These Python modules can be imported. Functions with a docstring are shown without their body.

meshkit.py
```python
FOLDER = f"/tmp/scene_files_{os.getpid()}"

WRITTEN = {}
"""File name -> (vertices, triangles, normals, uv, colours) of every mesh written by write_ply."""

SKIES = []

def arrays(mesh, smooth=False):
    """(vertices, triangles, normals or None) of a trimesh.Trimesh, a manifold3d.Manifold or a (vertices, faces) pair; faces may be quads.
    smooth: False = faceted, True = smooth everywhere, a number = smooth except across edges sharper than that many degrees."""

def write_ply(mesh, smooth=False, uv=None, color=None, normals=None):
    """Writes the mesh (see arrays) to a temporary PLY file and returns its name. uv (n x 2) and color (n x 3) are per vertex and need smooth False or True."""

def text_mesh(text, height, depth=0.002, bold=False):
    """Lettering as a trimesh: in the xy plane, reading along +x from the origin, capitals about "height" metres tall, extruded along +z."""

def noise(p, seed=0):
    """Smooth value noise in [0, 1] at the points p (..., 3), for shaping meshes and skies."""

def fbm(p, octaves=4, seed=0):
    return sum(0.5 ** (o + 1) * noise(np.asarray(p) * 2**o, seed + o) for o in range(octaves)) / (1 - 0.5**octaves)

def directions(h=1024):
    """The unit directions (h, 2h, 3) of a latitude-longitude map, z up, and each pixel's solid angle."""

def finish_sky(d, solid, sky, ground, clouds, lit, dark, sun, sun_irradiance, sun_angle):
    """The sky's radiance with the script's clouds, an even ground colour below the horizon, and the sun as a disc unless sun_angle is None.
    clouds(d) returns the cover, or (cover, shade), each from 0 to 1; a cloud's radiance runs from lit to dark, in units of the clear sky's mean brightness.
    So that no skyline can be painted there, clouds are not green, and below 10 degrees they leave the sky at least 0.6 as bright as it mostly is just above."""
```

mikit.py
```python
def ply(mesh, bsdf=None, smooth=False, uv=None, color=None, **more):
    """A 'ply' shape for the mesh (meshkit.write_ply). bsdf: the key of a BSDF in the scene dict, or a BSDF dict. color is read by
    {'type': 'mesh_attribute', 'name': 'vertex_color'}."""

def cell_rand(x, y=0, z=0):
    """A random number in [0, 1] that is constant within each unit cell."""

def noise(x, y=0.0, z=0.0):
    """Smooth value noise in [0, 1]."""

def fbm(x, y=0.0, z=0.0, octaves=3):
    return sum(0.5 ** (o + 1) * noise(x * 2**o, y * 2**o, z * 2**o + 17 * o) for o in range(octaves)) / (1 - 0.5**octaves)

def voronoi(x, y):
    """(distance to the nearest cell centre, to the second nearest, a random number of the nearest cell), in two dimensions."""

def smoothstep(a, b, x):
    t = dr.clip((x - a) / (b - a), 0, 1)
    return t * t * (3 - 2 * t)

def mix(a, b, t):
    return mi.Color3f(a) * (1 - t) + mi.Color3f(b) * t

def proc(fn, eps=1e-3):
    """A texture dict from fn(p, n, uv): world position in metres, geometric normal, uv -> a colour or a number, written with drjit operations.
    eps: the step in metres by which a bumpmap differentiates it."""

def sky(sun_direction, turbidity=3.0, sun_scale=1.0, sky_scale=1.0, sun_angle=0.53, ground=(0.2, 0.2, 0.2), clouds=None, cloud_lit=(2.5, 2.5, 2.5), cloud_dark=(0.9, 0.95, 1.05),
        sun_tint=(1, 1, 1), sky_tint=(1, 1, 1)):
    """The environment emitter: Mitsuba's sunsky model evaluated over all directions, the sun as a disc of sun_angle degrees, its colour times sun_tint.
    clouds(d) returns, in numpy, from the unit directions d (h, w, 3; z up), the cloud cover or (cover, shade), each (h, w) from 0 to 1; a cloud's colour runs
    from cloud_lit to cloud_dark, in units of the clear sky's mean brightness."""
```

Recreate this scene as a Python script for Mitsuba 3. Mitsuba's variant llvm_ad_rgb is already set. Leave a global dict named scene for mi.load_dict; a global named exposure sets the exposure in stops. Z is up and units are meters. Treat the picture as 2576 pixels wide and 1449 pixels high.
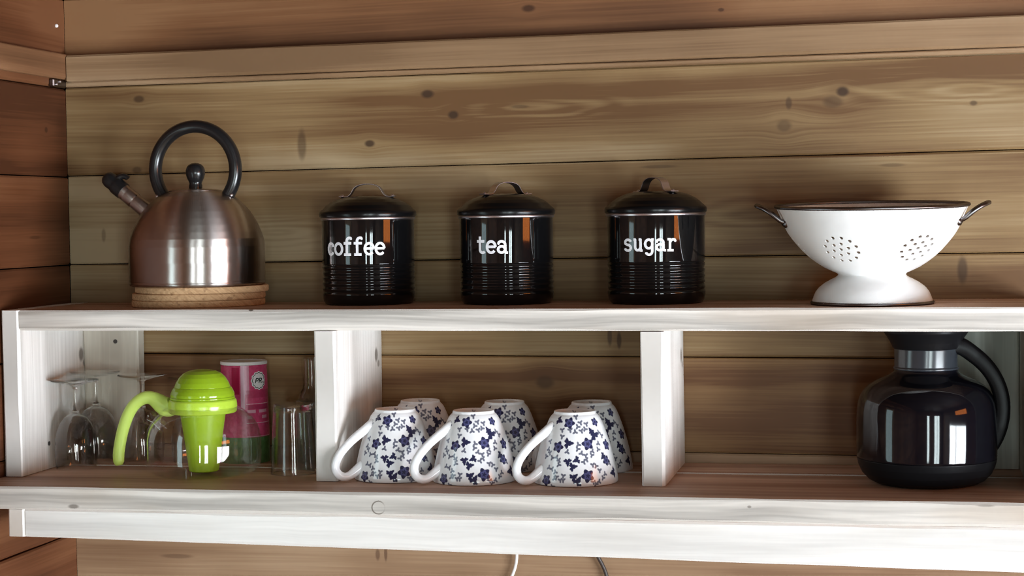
import math
import numpy as np, trimesh, drjit as dr, mitsuba as mi, mikit, meshkit
import manifold3d as m3
from shapely.geometry import LineString, Polygon, Point
from shapely.ops import unary_union
from scipy.interpolate import CubicSpline

T = mi.ScalarTransform4f
scene, labels = {}, {}
rng = np.random.default_rng(7)

# ------------------------------------------------------------------ camera, light, exposure
Z0 = 1.72                                   # height of the top shelf's upper face
EYE = [1.3086, -2.3, 1.8273]
scene['camera'] = {'type': 'perspective', 'fov': 31.354, 'fov_axis': 'x', 'near_clip': 0.05, 'far_clip': 50.0,
                   'to_world': T().look_at(origin=EYE, target=[EYE[0] - 0.20827, EYE[1] + 0.97731, EYE[2] - 0.03863],
                                           up=[0.005897, 0.040754, 0.999152])}
exposure = -0.42
DAY_FRONT = (23.0, 27.0, 27.5)              # daylight in the panes behind the camera
DAY_LEFT = (3.4, 4.5, 4.7)
DAY_RIGHT = (41.0, 45.0, 48.0)
BLIND = (9.0, 2.5, 0.5)                    # orange blind with the sun behind it


# ------------------------------------------------------------------ registering
def add(key, mesh, bsdf, smooth=35, uv=None, to_world=None, **more):
    base, n = key, 0
    while key in scene:
        n += 1
        key = f'{base}_{n:03d}'
    shape = mesh if isinstance(mesh, dict) else mikit.ply(mesh, bsdf, smooth=True if uv is not None else smooth, uv=uv, **more)
    if to_world is not None:
        shape = {**shape, 'to_world': to_world}
    scene[key] = shape
    return key


def tag(key, label=None, category=None, group=None, kind=None):
    labels[key] = {k: v for k, v in dict(label=label, category=category, group=group, kind=kind).items() if v}


# ------------------------------------------------------------------ mesh helpers
def lathe(profile, n=96, uv=False, start=math.pi / 2, centre=(0, 0, 0)):
    """Surface of revolution about z; the profile runs (r, z) from bottom up on the outside."""
    p = np.asarray(profile, float)
    a = start + np.linspace(0, 2 * np.pi, n + 1)
    seg = np.r_[0, np.cumsum(np.linalg.norm(np.diff(p, axis=0), axis=1))]
    v = np.stack([p[:, 0, None] * np.cos(a), p[:, 0, None] * np.sin(a), np.repeat(p[:, 1, None], n + 1, 1)], -1)
    i, j = np.meshgrid(np.arange(len(p) - 1), np.arange(n), indexing='ij')
    q = np.stack([i * (n + 1) + j, i * (n + 1) + j + 1, (i + 1) * (n + 1) + j + 1, (i + 1) * (n + 1) + j], -1).reshape(-1, 4)
    f = np.vstack([q[:, [0, 1, 2]], q[:, [0, 2, 3]]])
    v = v.reshape(-1, 3) + np.asarray(centre)
    m = trimesh.Trimesh(v, f, process=False)
    t = np.stack([np.tile(np.linspace(0, 1, n + 1), len(p)), np.repeat(seg, n + 1)], -1)
    keep = m.area_faces > 1e-13
    m.update_faces(keep)
    if uv:
        return m, t
    m.merge_vertices()
    return m


def rounded(points, r=0.0006):
    """Doubles the corners of a profile so that smooth normals keep the edges crisp."""
    p = [np.asarray(x, float) for x in points]
    out = [p[0]]
    for a, b, c in zip(p[:-2], p[1:-1], p[2:]):
        u, w = a - b, c - b
        lu, lw = np.linalg.norm(u), np.linalg.norm(w)
        if lu > 1e-9 and lw > 1e-9:
            out += [b + u / lu * min(r, lu / 3), b + w / lw * min(r, lw / 3)]
    return out + [p[-1]]


def curve(points, n=40):
    """Smooth curve through the points."""
    p = np.asarray(points, float)
    t = np.r_[0, np.cumsum(np.linalg.norm(np.diff(p, axis=0), axis=1))]
    return CubicSpline(t, p)(np.linspace(0, t[-1], n))


def sweep(path, section, scale=None, up=(0, 1, 0), cap=True):
    """Sweeps a closed 2D section (x along the side vector, y along the 'up' side) along a path."""
    p, s = np.asarray(path, float), np.asarray(section, float)
    t = np.gradient(p, axis=0)
    t /= np.linalg.norm(t, axis=1, keepdims=True)
    b = np.asarray(up, float) - t * (t @ np.asarray(up, float))[:, None]
    b /= np.linalg.norm(b, axis=1, keepdims=True)
    a = np.cross(b, t)
    sc = np.ones((len(p), 2)) if scale is None else np.asarray(scale, float).reshape(len(p), -1) * np.ones((1, 2))
    v = p[:, None] + sc[:, None, :1] * s[None, :, :1] * a[:, None] + sc[:, None, 1:] * s[None, :, 1:] * b[:, None]
    n, k = len(p), len(s)
    i, j = np.meshgrid(np.arange(n - 1), np.arange(k), indexing='ij')
    q = np.stack([i * k + j, i * k + (j + 1) % k, (i + 1) * k + (j + 1) % k, (i + 1) * k + j], -1).reshape(-1, 4)
    f = [np.vstack([q[:, [0, 1, 2]], q[:, [0, 2, 3]]])]
    v = v.reshape(-1, 3)
    if cap:
        v = np.vstack([v, p[:1], p[-1:]])
        r = np.arange(k)
        f.append(np.stack([np.full(k, n * k), (r + 1) % k, r], 1))
        f.append(np.stack([np.full(k, n * k + 1), (n - 1) * k + r, (n - 1) * k + (r + 1) % k], 1))
    m = trimesh.Trimesh(v, np.vstack(f), process=False)
    m.fix_normals()
    return m


def ring(a, b=None, k=16):
    b = a if b is None else b
    t = np.arange(k) * 2 * np.pi / k
    return np.stack([a * np.cos(t), b * np.sin(t)], 1)


def flat(w, h, c):
    """Rounded rectangle section."""
    return np.array([(w - c, -h), (w, -h + c), (w, h - c), (w - c, h), (-w + c, h), (-w, h - c), (-w, -h + c), (-w + c, -h)])


def hull(points):
    return trimesh.convex.convex_hull(np.asarray(points, float))


def block(x0, x1, y0, y1, z0, z1, c=0.002):
    """Box with chamfered edges."""
    lo, hi = np.array([x0, y0, z0], float), np.array([x1, y1, z1], float)
    pts = []
    for k in range(3):
        l, h = lo + c, hi - c
        l[k], h[k] = lo[k], hi[k]
        pts += [[(l, h)[a][0], (l, h)[b][1], (l, h)[d][2]] for a in (0, 1) for b in (0, 1) for d in (0, 1)]
    return hull(pts)


def board(axis, s0, s1, a, b, c=0.0025, n=24, wobble=0.0006, seed=0):
    """A sawn board along 'axis' from s0 to s1. a, b: the two cross limits, each (low, high), numbers or functions of the length
    (in the order of the two other axes). Edges chamfered and slightly uneven."""
    s = np.linspace(s0, s1, n)
    fn = lambda q: np.array([q(x) for x in s]) if callable(q) else np.full(n, float(q))
    a0, a1, b0, b1 = fn(a[0]), fn(a[1]), fn(b[0]), fn(b[1])
    w = lambda k: (meshkit.fbm(np.stack([s * 9, s * 0 + k * 3.7, s * 0 + seed * 1.3], -1), 2) - 0.5) * 2 * wobble
    cc = lambda k: c * (1 + 1.1 * (meshkit.noise(np.stack([s * 13, s * 0 + k * 5.1, s * 0 + seed], -1)) - 0.5))
    c1, c2, c3, c4 = cc(1), cc(2), cc(3), cc(4)
    w1, w2, w3, w4 = w(1), w(2), w(3), w(4)
    A = np.stack([a0 + c1, a1 - c2, a1 + w1, a1 + w1, a1 - c3, a0 + c4, a0 + w2, a0 + w2], 1)
    B = np.stack([b0 + w3, b0 + w3, b0 + c2, b1 - c3, b1 + w4, b1 + w4, b1 - c4, b0 + c1], 1)
    others = [k for k in range(3) if k != axis]
    v = np.zeros((n, 8, 3))
    v[..., axis], v[..., others[0]], v[..., others[1]] = s[:, None], A, B
    i, j = np.meshgrid(np.arange(n - 1), np.arange(8), indexing='ij')
    q = np.stack([i * 8 + j, i * 8 + (j + 1) % 8, (i + 1) * 8 + (j + 1) % 8, (i + 1) * 8 + j], -1).reshape(-1, 4)
    caps = [[0, j + 1, j] for j in range(1, 7)] + [[(n - 1) * 8, (n - 1) * 8 + j, (n - 1) * 8 + j + 1] for j in range(1, 7)]
    m = trimesh.Trimesh(v.reshape(-1, 3), np.vstack([q[:, [0, 1, 2]], q[:, [0, 2, 3]], caps]), process=False)
    m.fix_normals()
    return m


def moved(mesh, t=(0, 0, 0), rz=0.0, rx=0.0, ry=0.0):
    M = trimesh.transformations.euler_matrix(rx, ry, rz)
    M[:3, 3] = t
    m = mesh.copy()
    m.apply_transform(M)
    return m


def join(*ms):
    return trimesh.util.concatenate(list(ms))


# ------------------------------------------------------------------ materials
fbm, noise, mix, sstep = mikit.fbm, mikit.noise, mikit.mix, mikit.smoothstep


def knots_of(u, v, knots):
    """Darkening by knots and the bend they give the grain: knots (u, v, half length, half height, strength)."""
    dark, bend = mi.Float(0), mi.Float(0)
    for ku, kv, ru, rv, s in knots:
        d2 = dr.square((u - ku) / ru) + dr.square((v - kv) / rv)
        dark = dr.maximum(dark, min(1.25 * s, .92) * (1 - sstep(0.45, 1.0, dr.sqrt(d2))))
        bend += (v - kv) * (0.7 if ru > rv else 0.0) * dr.exp(-d2 * 0.3)
    return dark, bend


def wood(along, across, tones, knots=(), z_of=None, plank=0.1197, zoff=0.0511, k_amp=0.5, tilt=0.0, rings=()):
    """Planed softwood: tones (dark, mid, light, dark knot)."""
    def fn(p, n, uv):
        u, v = p[along], p[across] - Z0 - tilt * p[along]
        k = dr.floor((v - zoff) / plank)
        r1, r2 = mikit.cell_rand(k, 3), mikit.cell_rand(k, 8)
        dark, bend = knots_of(u, v, knots)
        vv = v - bend + 0.010 * (noise(u * 2.2 + r1 * 40, v * 5) - 0.5)
        band = fbm(u * 1.1 + r1 * 30, vv * 34 + r2 * 9, 0, octaves=3)
        fine = fbm(u * 9 + r2 * 20, vv * 520, 3, octaves=2)
        ring_ = mi.Float(0)
        for cu, cv, ru, rv in rings:
            d = dr.sqrt(dr.square((u - cu) / ru) + dr.square((v - cv) / rv)) + .7 * (fbm(u * 9, v * 45, 9, octaves=2) - .5)
            ring_ += .13 * dr.sin(d * 15) * (1 - sstep(.7, 1.1, d))
        blot = fbm(u * 4 + 7, v * 9 + r1 * 5, 5, octaves=3)
        t = dr.clip(0.5 + 1.25 * (band - 0.5) + 0.35 * (fine - 0.5) + k_amp * (r1 - 0.5) + 1.5 * (blot - 0.5) + ring_, 0, 1)
        col = dr.select(t < 0.5, mix(tones[0], tones[1], t * 2), mix(tones[1], tones[2], t * 2 - 1))
        return mix(col, tones[3], dr.clip(dark, 0, 0.95))
    return fn


def whitewash(along, across, grey, white, bare, bare_amt=0.5, seed=0.0, spots=(), top_tones=None, freq=85, amp=2.2, loops=()):
    """Weathered whitewashed scaffold wood; the chamfers are paler from wear and a painted highlight."""
    def fn(p, n, uv):
        u, v = p[along], p[across]
        vv = v + 0.012 * (fbm(u * 6 + seed, v * 9, seed) - 0.5)
        s = fbm(u * 3.0 + seed, vv * freq, seed, octaves=3)
        f = fbm(u * 14 + seed, vv * 420, 2 + seed, octaves=2)
        b = fbm(u * 5 + 11 + seed, v * 18, 4 + seed, octaves=3)
        t = dr.clip(0.5 + amp * (s - 0.5) + 0.5 * (f - 0.5), 0, 1)
        col = mix(grey, white, t)
        col = mix(col, bare, bare_amt * sstep(0.52, 0.75, b))
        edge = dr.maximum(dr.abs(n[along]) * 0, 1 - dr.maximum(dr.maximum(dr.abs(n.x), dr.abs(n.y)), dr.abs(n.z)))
        col = mix(col, white, sstep(0.08, 0.25, edge) * 0.8)  # pale edge: wear plus a highlight painted along the bevel
        if top_tones is not None:
            g = fbm(u * 2.5 + seed, p.y * 60, seed, octaves=3)
            col = mix(col, mix(top_tones[0], top_tones[1], dr.clip(.5 + 2 * (g - .5), 0, 1)), sstep(.9, .97, dr.abs(n.z)))  # level faces take browner tones than the edges
        dark, _ = knots_of(u, v, spots)
        dark = dark * (1 - sstep(.90, .97, dr.abs(n.z)))
        for cu, cv, r in loops:                       # outline of a grown-in knot
            d = dr.sqrt(dr.square(u - cu) + dr.square((v - cv) * 1.05))
            dark = dr.maximum(dark, .75 * (1 - sstep(.0004, .0011, dr.abs(d - r))) * sstep(-.8, .3, (cu - u) / r + .4))
        return mix(col, (0.09, 0.07, 0.055), dark)
    return fn


def matte(key, fn, rough=0.55, spec=0.35):
    scene[key] = {'type': 'twosided', 'b': {'type': 'principled', 'base_color': mikit.proc(fn) if callable(fn) else {'type': 'rgb', 'value': list(fn)},
                                            'roughness': rough, 'specular': spec}}


def plastic(key, rgb, rough=0.08, spec=0.5, coat=0.0):
    scene[key] = {'type': 'twosided', 'b': {'type': 'principled', 'base_color': {'type': 'rgb', 'value': list(rgb)}, 'roughness': rough, 'specular': spec, 'clearcoat': coat, 'clearcoat_gloss': 0.98}}


BACK_KNOTS = [(.310, .272, .010, .006, .55), (.710, .266, .011, .007, .75), (.744, .238, .009, .007, .75), (.631, .204, .009, .006, .7),
              (1.240, .252, .010, .008, .75), (1.228, .240, .016, .010, .35), (1.397, .233, .006, .004, .5), (.860, -.102, .016, .011, .5), (.945, -.050, .004, .016, .55),
              (.957, -.055, .004, .014, .6), (.845, .371, .011, .006, .65), (1.091, .359, .005, .003, .6), (.632, -.337, .004, .010, .5),
              (.643, -.335, .003, .014, .55), (1.383, .030, .008, .022, .55), (.305, .177, .009, .006, .45), (.286, .170, .012, .004, .35),
              (.538, .205, .008, .026, .45), (1.174, .240, .005, .010, .5), (1.168, .212, .012, .010, .35), (.254, .090, .004, .012, .3),
              (.832, .246, .016, .003, .35), (1.30, .16, .02, .003, .3), (1.01, .165, .03, .003, .35), (.35, -.345, .03, .004, .4)]
LEFT_KNOTS = [(-.06, .232, .006, .005, .5), (-.10, .09, .02, .003, .3)]
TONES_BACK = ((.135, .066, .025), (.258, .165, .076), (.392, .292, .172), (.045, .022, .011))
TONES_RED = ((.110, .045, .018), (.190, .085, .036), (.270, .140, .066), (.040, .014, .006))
TONES_LOW_LIT = ((.200, .110, .060), (.310, .195, .115), (.420, .290, .185), (.08, .035, .018))  # paler planks: the stronger light low on the wall is put into the colour
TONES_TRIM = ((.190, .110, .056), (.290, .180, .098), (.370, .250, .150), (.07, .03, .015))
RINGS = [(.84, .245, .14, .020), (1.40, .250, .20, .022), (.50, .090, .16, .020), (1.18, .105, .18, .022)]
matte('wood_back', wood(0, 2, TONES_BACK, BACK_KNOTS, tilt=0.004, rings=RINGS))
matte('wood_cubby', wood(0, 2, ((.130, .055, .019), (.265, .150, .064), (.400, .272, .140), (.06, .028, .012)), BACK_KNOTS, tilt=-.004, rings=RINGS[:0]))
matte('wood_below_lit', wood(0, 2, TONES_LOW_LIT, BACK_KNOTS, tilt=0.004))
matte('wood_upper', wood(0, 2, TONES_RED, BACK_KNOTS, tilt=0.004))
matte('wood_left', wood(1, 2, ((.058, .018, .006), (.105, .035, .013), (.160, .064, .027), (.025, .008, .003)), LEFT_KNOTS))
matte('wood_trim', wood(0, 2, TONES_TRIM, k_amp=0.0))
matte('wood_trim_left', wood(1, 2, ((.110, .050, .022), (.180, .085, .040), (.250, .130, .065), (.04, .014, .006)), k_amp=0.0))
matte('wood_room', wood(0, 2, TONES_RED))
matte('wood_room_side', wood(1, 2, TONES_RED))
matte('wood_dark', wood(0, 1, ((.030, .014, .007), (.050, .024, .012), (.075, .038, .018), (.02, .01, .005))))
matte('wood_floor', wood(0, 1, TONES_TRIM))
GREY, WHITE, BARE = (.35, .33, .305), (.76, .725, .68), (.40, .31, .23)
TOPWOOD = ((.300, .170, .110), (.500, .335, .245))
matte('wash_front', whitewash(0, 2, GREY, WHITE, BARE, .45, 0.0, top_tones=TOPWOOD, spots=[(.536, 1.7192, .004, .0016, .9)]))
matte('wash_low', whitewash(0, 2, (.29, .272, .25), (.60, .57, .53), BARE, .5, 3.0, top_tones=TOPWOOD,
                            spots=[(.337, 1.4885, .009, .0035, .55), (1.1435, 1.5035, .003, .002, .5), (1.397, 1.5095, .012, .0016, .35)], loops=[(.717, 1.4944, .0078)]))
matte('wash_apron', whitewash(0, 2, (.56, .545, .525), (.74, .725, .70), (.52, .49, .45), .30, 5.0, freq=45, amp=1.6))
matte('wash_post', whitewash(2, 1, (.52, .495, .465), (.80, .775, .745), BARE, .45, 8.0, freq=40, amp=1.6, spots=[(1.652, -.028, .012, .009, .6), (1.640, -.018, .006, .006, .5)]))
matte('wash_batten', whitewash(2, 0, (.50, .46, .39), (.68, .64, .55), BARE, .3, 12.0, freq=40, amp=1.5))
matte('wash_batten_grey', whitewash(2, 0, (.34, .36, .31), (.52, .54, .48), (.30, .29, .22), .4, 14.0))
matte('bare_board', wood(0, 1, ((.13, .078, .045), (.21, .135, .082), (.29, .20, .13), (.05, .025, .015)), k_amp=0.0, plank=.09))
matte('dark_gap', (.02, .012, .008), .9, .1)
matte('screw_head', (.05, .045, .04), .4)
plastic('worktop', (.78, .77, .75), .35)
plastic('enamel_white', (.82, .83, .83), .12, .5)
plastic('enamel_black', (.004, .004, .0045), .035, .55)
plastic('lid_black', (.004, .004, .0045), .22, .25)
plastic('black_plastic', (.010, .010, .011), .22, .5)
plastic('satin_black', (.006, .006, .007), .36, .13)
plastic('jug_black', (.003, .003, .005), .06, .45)
plastic('neck_grey', (.022, .026, .032), .20, .6)
plastic('lime_plastic', (.25, .40, .014), .12, .5)
plastic('lime_handle', (.55, .74, .15), .3, .4)
plastic('lime_light', (.42, .62, .05), .22, .5)
plastic('cord_white', (.75, .73, .72), .4)
plastic('cord_dark', (.045, .032, .028), .4)
plastic('print_white', (.80, .80, .84), .35)
plastic('print_black', (.03, .04, .04), .4)
plastic('paper_white', (.78, .74, .74), .45)
scene['chrome'] = {'type': 'twosided', 'b': {'type': 'roughconductor', 'material': 'Cr', 'alpha': 0.08, 'distribution': 'ggx'}}
scene['steel_dark'] = {'type': 'twosided', 'b': {'type': 'roughconductor', 'alpha': 0.14, 'eta': {'type': 'rgb', 'value': [2.8, 2.8, 2.8]}, 'k': {'type': 'rgb', 'value': [2.0, 2.0, 2.1]},
                                                'specular_reflectance': {'type': 'rgb', 'value': [.55, .52, .52]}}}
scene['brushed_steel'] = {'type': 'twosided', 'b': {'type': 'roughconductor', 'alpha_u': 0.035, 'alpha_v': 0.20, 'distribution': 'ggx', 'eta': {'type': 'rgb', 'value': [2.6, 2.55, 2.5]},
                                                    'k': {'type': 'rgb', 'value': [3.4, 3.35, 3.3]}, 'specular_reflectance': {'type': 'rgb', 'value': [.98, .90, .87]}}}  # pink tint paints in the reflection of the red wood
scene['glass'] = {'type': 'dielectric', 'int_ior': 1.5, 'ext_ior': 1.0}
scene['thin_glass'] = {'type': 'thindielectric', 'int_ior': 1.5, 'ext_ior': 1.0}
scene['lime_clear'] = {'type': 'blendbsdf', 'weight': 0.72, 'a': {'type': 'thindielectric', 'int_ior': 1.45, 'specular_transmittance': {'type': 'rgb', 'value': [.62, .85, .12]}},
                       'b': {'type': 'twosided', 'b': {'type': 'principled', 'base_color': {'type': 'rgb', 'value': [.40, .60, .03]}, 'roughness': 0.3, 'specular': .5}}}


def cork_fn(p, n, uv):
    d, d2, r = mikit.voronoi((p.x + p.z * .7) * 420, (p.z * 1.3 + p.y) * 420)
    b = fbm(p.x * 160, p.y * 160, p.z * 160, octaves=2)
    c = mix((.40, .235, .12), (.60, .40, .225), dr.clip(0.15 + 0.75 * r + 0.5 * (b - 0.5), 0, 1))
    return mix(c, (.22, .11, .05), sstep(0.66, 0.80, b) * 0.6)


matte('cork', cork_fn, .85, .15)
MOTIFS = [(-0.04,0.0733,0.00579,0,5.06),(-0.335,0.0461,0.00596,0,5.07),(0.545,0.0494,0.00646,0,3.24),(0.469,0.0132,0.00703,0,1.79),(-0.587,0.007,0.00621,0,0.34),(1.265,0.0461,0.00596,0,2.41),(1.003,0.0733,0.00455,0,2.57),(1.079,0.0288,0.00546,0,0.28),(-0.476,0.0758,0.00348,1,0.31),(-0.037,0.0506,0.00455,1,6.27),(0.805,0.0589,0.00513,1,4.1),(-0.029,0.0296,0.00372,1,1.47),(0.207,0.0317,0.00348,1,2.73),(0.103,0.0239,0.00397,1,6.12),(0.126,0.0119,0.00397,1,5.64),(0.218,0.007,0.00455,1,5.3),(0.996,0.0342,0.00348,1,2.46),(1.302,0.0136,0.00497,1,3.1),(0.73,0.0638,0.00298,1,4.25),(-0.747,0.07,0.00223,2,0.38),(-0.271,0.0655,0.00223,2,3.49),(-0.244,0.0581,0.00223,2,1.7),(0.008,0.0655,0.00223,2,5.52),(0.176,0.0634,0.00223,2,0.4),(0.271,0.0692,0.00223,2,4.27),(0.377,0.0737,0.00223,2,5.46),(0.219,0.0803,0.00223,2,1.43),(0.597,0.072,0.00223,2,5.62),(0.387,0.0646,0.00223,2,5.48),(0.524,0.0663,0.00223,2,0.12),(0.265,0.049,0.00223,2,4.44),(0.244,0.0441,0.00223,2,0.01),(-0.656,0.0515,0.00223,2,3.16),(-0.657,0.0424,0.00223,2,2.74),(-0.585,0.0387,0.00223,2,1.28),(-0.474,0.0333,0.00223,2,2.04),(-0.34,0.0342,0.00223,2,5.06),(-0.695,0.0342,0.00223,2,1.99),(-0.264,0.0309,0.00223,2,0.94),(-0.26,0.0259,0.00223,2,4.39),(-0.049,0.0408,0.00223,2,2.82),(0.339,0.0391,0.00223,2,5.02),(0.451,0.0366,0.00223,2,1.48),(0.628,0.0366,0.00223,2,2.01),(0.66,0.0408,0.00223,2,5.02),(0.386,0.0292,0.00223,2,3.18),(0.463,0.0317,0.00223,2,3.18),(0.62,0.0255,0.00223,2,1.48),(0.713,0.0239,0.00223,2,0.09),(0.8,0.0185,0.00223,2,5.86),(-0.54,0.0218,0.00223,2,0.54),(-0.443,0.0206,0.00223,2,5.31),(-0.339,0.0173,0.00223,2,2.31),(-0.296,0.0119,0.00223,2,5.97),(-0.349,0.0099,0.00223,2,2.51),(-0.124,0.0136,0.00223,2,5.88),(-0.196,0.0086,0.00223,2,3.49),(-0.126,0.0086,0.00223,2,1.51),(0.954,0.0136,0.00223,2,4.66),(0.877,0.0095,0.00223,2,4.24),(0.667,0.0033,0.00223,2,4.3),(0.75,0.0058,0.00223,2,2.91),(0.598,0.0058,0.00223,2,1.39),(-0.396,0.0004,0.00223,2,4.03),(0.904,0.049,0.00223,2,0.67),(0.857,0.0424,0.00223,2,4.35),(1.149,0.0572,0.00223,2,3.99),(1.044,0.0613,0.00223,2,2.36),(1.197,0.0247,0.00223,2,5.01)]


def floral(p, n, uv):
    """Blue flowers printed on the cups; the same print twice around."""
    th = uv.x * (2 * np.pi) - np.pi
    h = p.z - 1.512
    R = 0.0515 - 0.15 * h - 1.75 * h * h
    navy, leaf = mi.Float(0), mi.Float(0)
    vein = mi.Float(1)
    for a0, h0, r0, kind, ph in MOTIFS:
        d = th - a0
        d = d - np.pi * dr.round(d / np.pi)
        x, y = d * R, h - h0
        rr = dr.sqrt(x * x + y * y)
        t = dr.atan2(y, x) + ph
        r0 = r0 * (1.15, 1.3, 1.5)[kind]
        if kind == 0:
            lim = r0 * (0.86 + 0.16 * dr.cos(5 * t))
            navy = dr.maximum(navy, 1 - sstep(lim * 0.93, lim * 1.05, rr))
            vein = dr.minimum(vein, 1 - 0.9 * (1 - sstep(0.10, 0.22, dr.abs(rr / r0 - 0.42 + 0.1 * dr.cos(5 * t)))) * (1 - sstep(0.9, 1.0, rr / r0)))
        elif kind == 1:
            lim = r0 * (0.80 + 0.28 * dr.cos(3 * t) + 0.14 * dr.cos(7 * t))
            navy = dr.maximum(navy, 1 - sstep(lim * 0.85, lim * 1.1, rr))
        else:
            lim = r0 * (0.74 + 0.36 * dr.cos(3 * t))
            leaf = dr.maximum(leaf, 1 - sstep(lim * 0.75, lim * 1.15, rr))
    outside = dr.select(uv.y < 0.1105, 1.0, 0.0)
    col = mix((.80, .81, .83), (.060, .068, .12), leaf * outside * 0.9)
    ink = mix((.085, .09, .21), (.022, .024, .065), vein)
    return mix(col, ink, navy * outside)


scene['china'] = {'type': 'twosided', 'b': {'type': 'principled', 'base_color': {'type': 'rgb', 'value': [.80, .81, .83]}, 'roughness': .1, 'specular': .5}}
scene['china_print'] = {'type': 'twosided', 'b': {'type': 'principled', 'base_color': mikit.proc(floral), 'roughness': .1, 'specular': .5}}

# ------------------------------------------------------------------ the room
XL, XR, YF, H = 0.2045, 3.30, -4.30, 2.50
SEAMS = [-0.4345, -0.3145, -0.1900, -0.0678, 0.0511, 0.1705, 0.2900, 0.4100, 0.5300, 0.6500, 0.7800]
SLOPES = [-0.004, -0.004, -0.004, -0.0047, 0.0032, 0.0072, 0.006, 0.006, 0.006, 0.004, 0.0]
low = [-1.72 + 0.1285 * k for k in range(10)]
SEAMS, SLOPES = low + SEAMS, [0.0] * len(low) + SLOPES


def struct(key, mesh, bsdf, **k):
    key = add(key, mesh, bsdf, **k)
    if '__' not in key:
        tag(key, kind='structure')
    return key


struct('floor', block(XL - .1, XR + .1, YF - .1, .1, -.06, 0, .004), 'wood_floor', smooth=False)
struct('ceiling', block(XL - .1, XR + .1, YF - .1, .1, H, H + .06, .004), 'wood_dark', smooth=False)
struct('wall_back', block(XL - .1, XR + .1, .022, .08, 0, H, .002), 'dark_gap', smooth=False)
for i in range(len(SEAMS) - 1):
    lo = lambda x, i=i: Z0 + SEAMS[i] + SLOPES[i] * x + .0006
    hi = lambda x, i=i: Z0 + SEAMS[i + 1] + SLOPES[i + 1] * x - .0006
    kind = 'wood_cubby' if -.20 < SEAMS[i] < -.10 else 'wood_upper' if SEAMS[i] >= 0.28 else 'wood_below_lit' if SEAMS[i] < -0.20 else 'wood_back'
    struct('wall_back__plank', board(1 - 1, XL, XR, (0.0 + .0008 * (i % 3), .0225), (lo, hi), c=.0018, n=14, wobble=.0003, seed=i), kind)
struct('wall_left', block(XL - .09, XL - .03, YF, 0.02, 0, H, .002), 'dark_gap', smooth=False)
WIN_L = (-0.90, -0.60, 1.10, 1.84)
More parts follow.
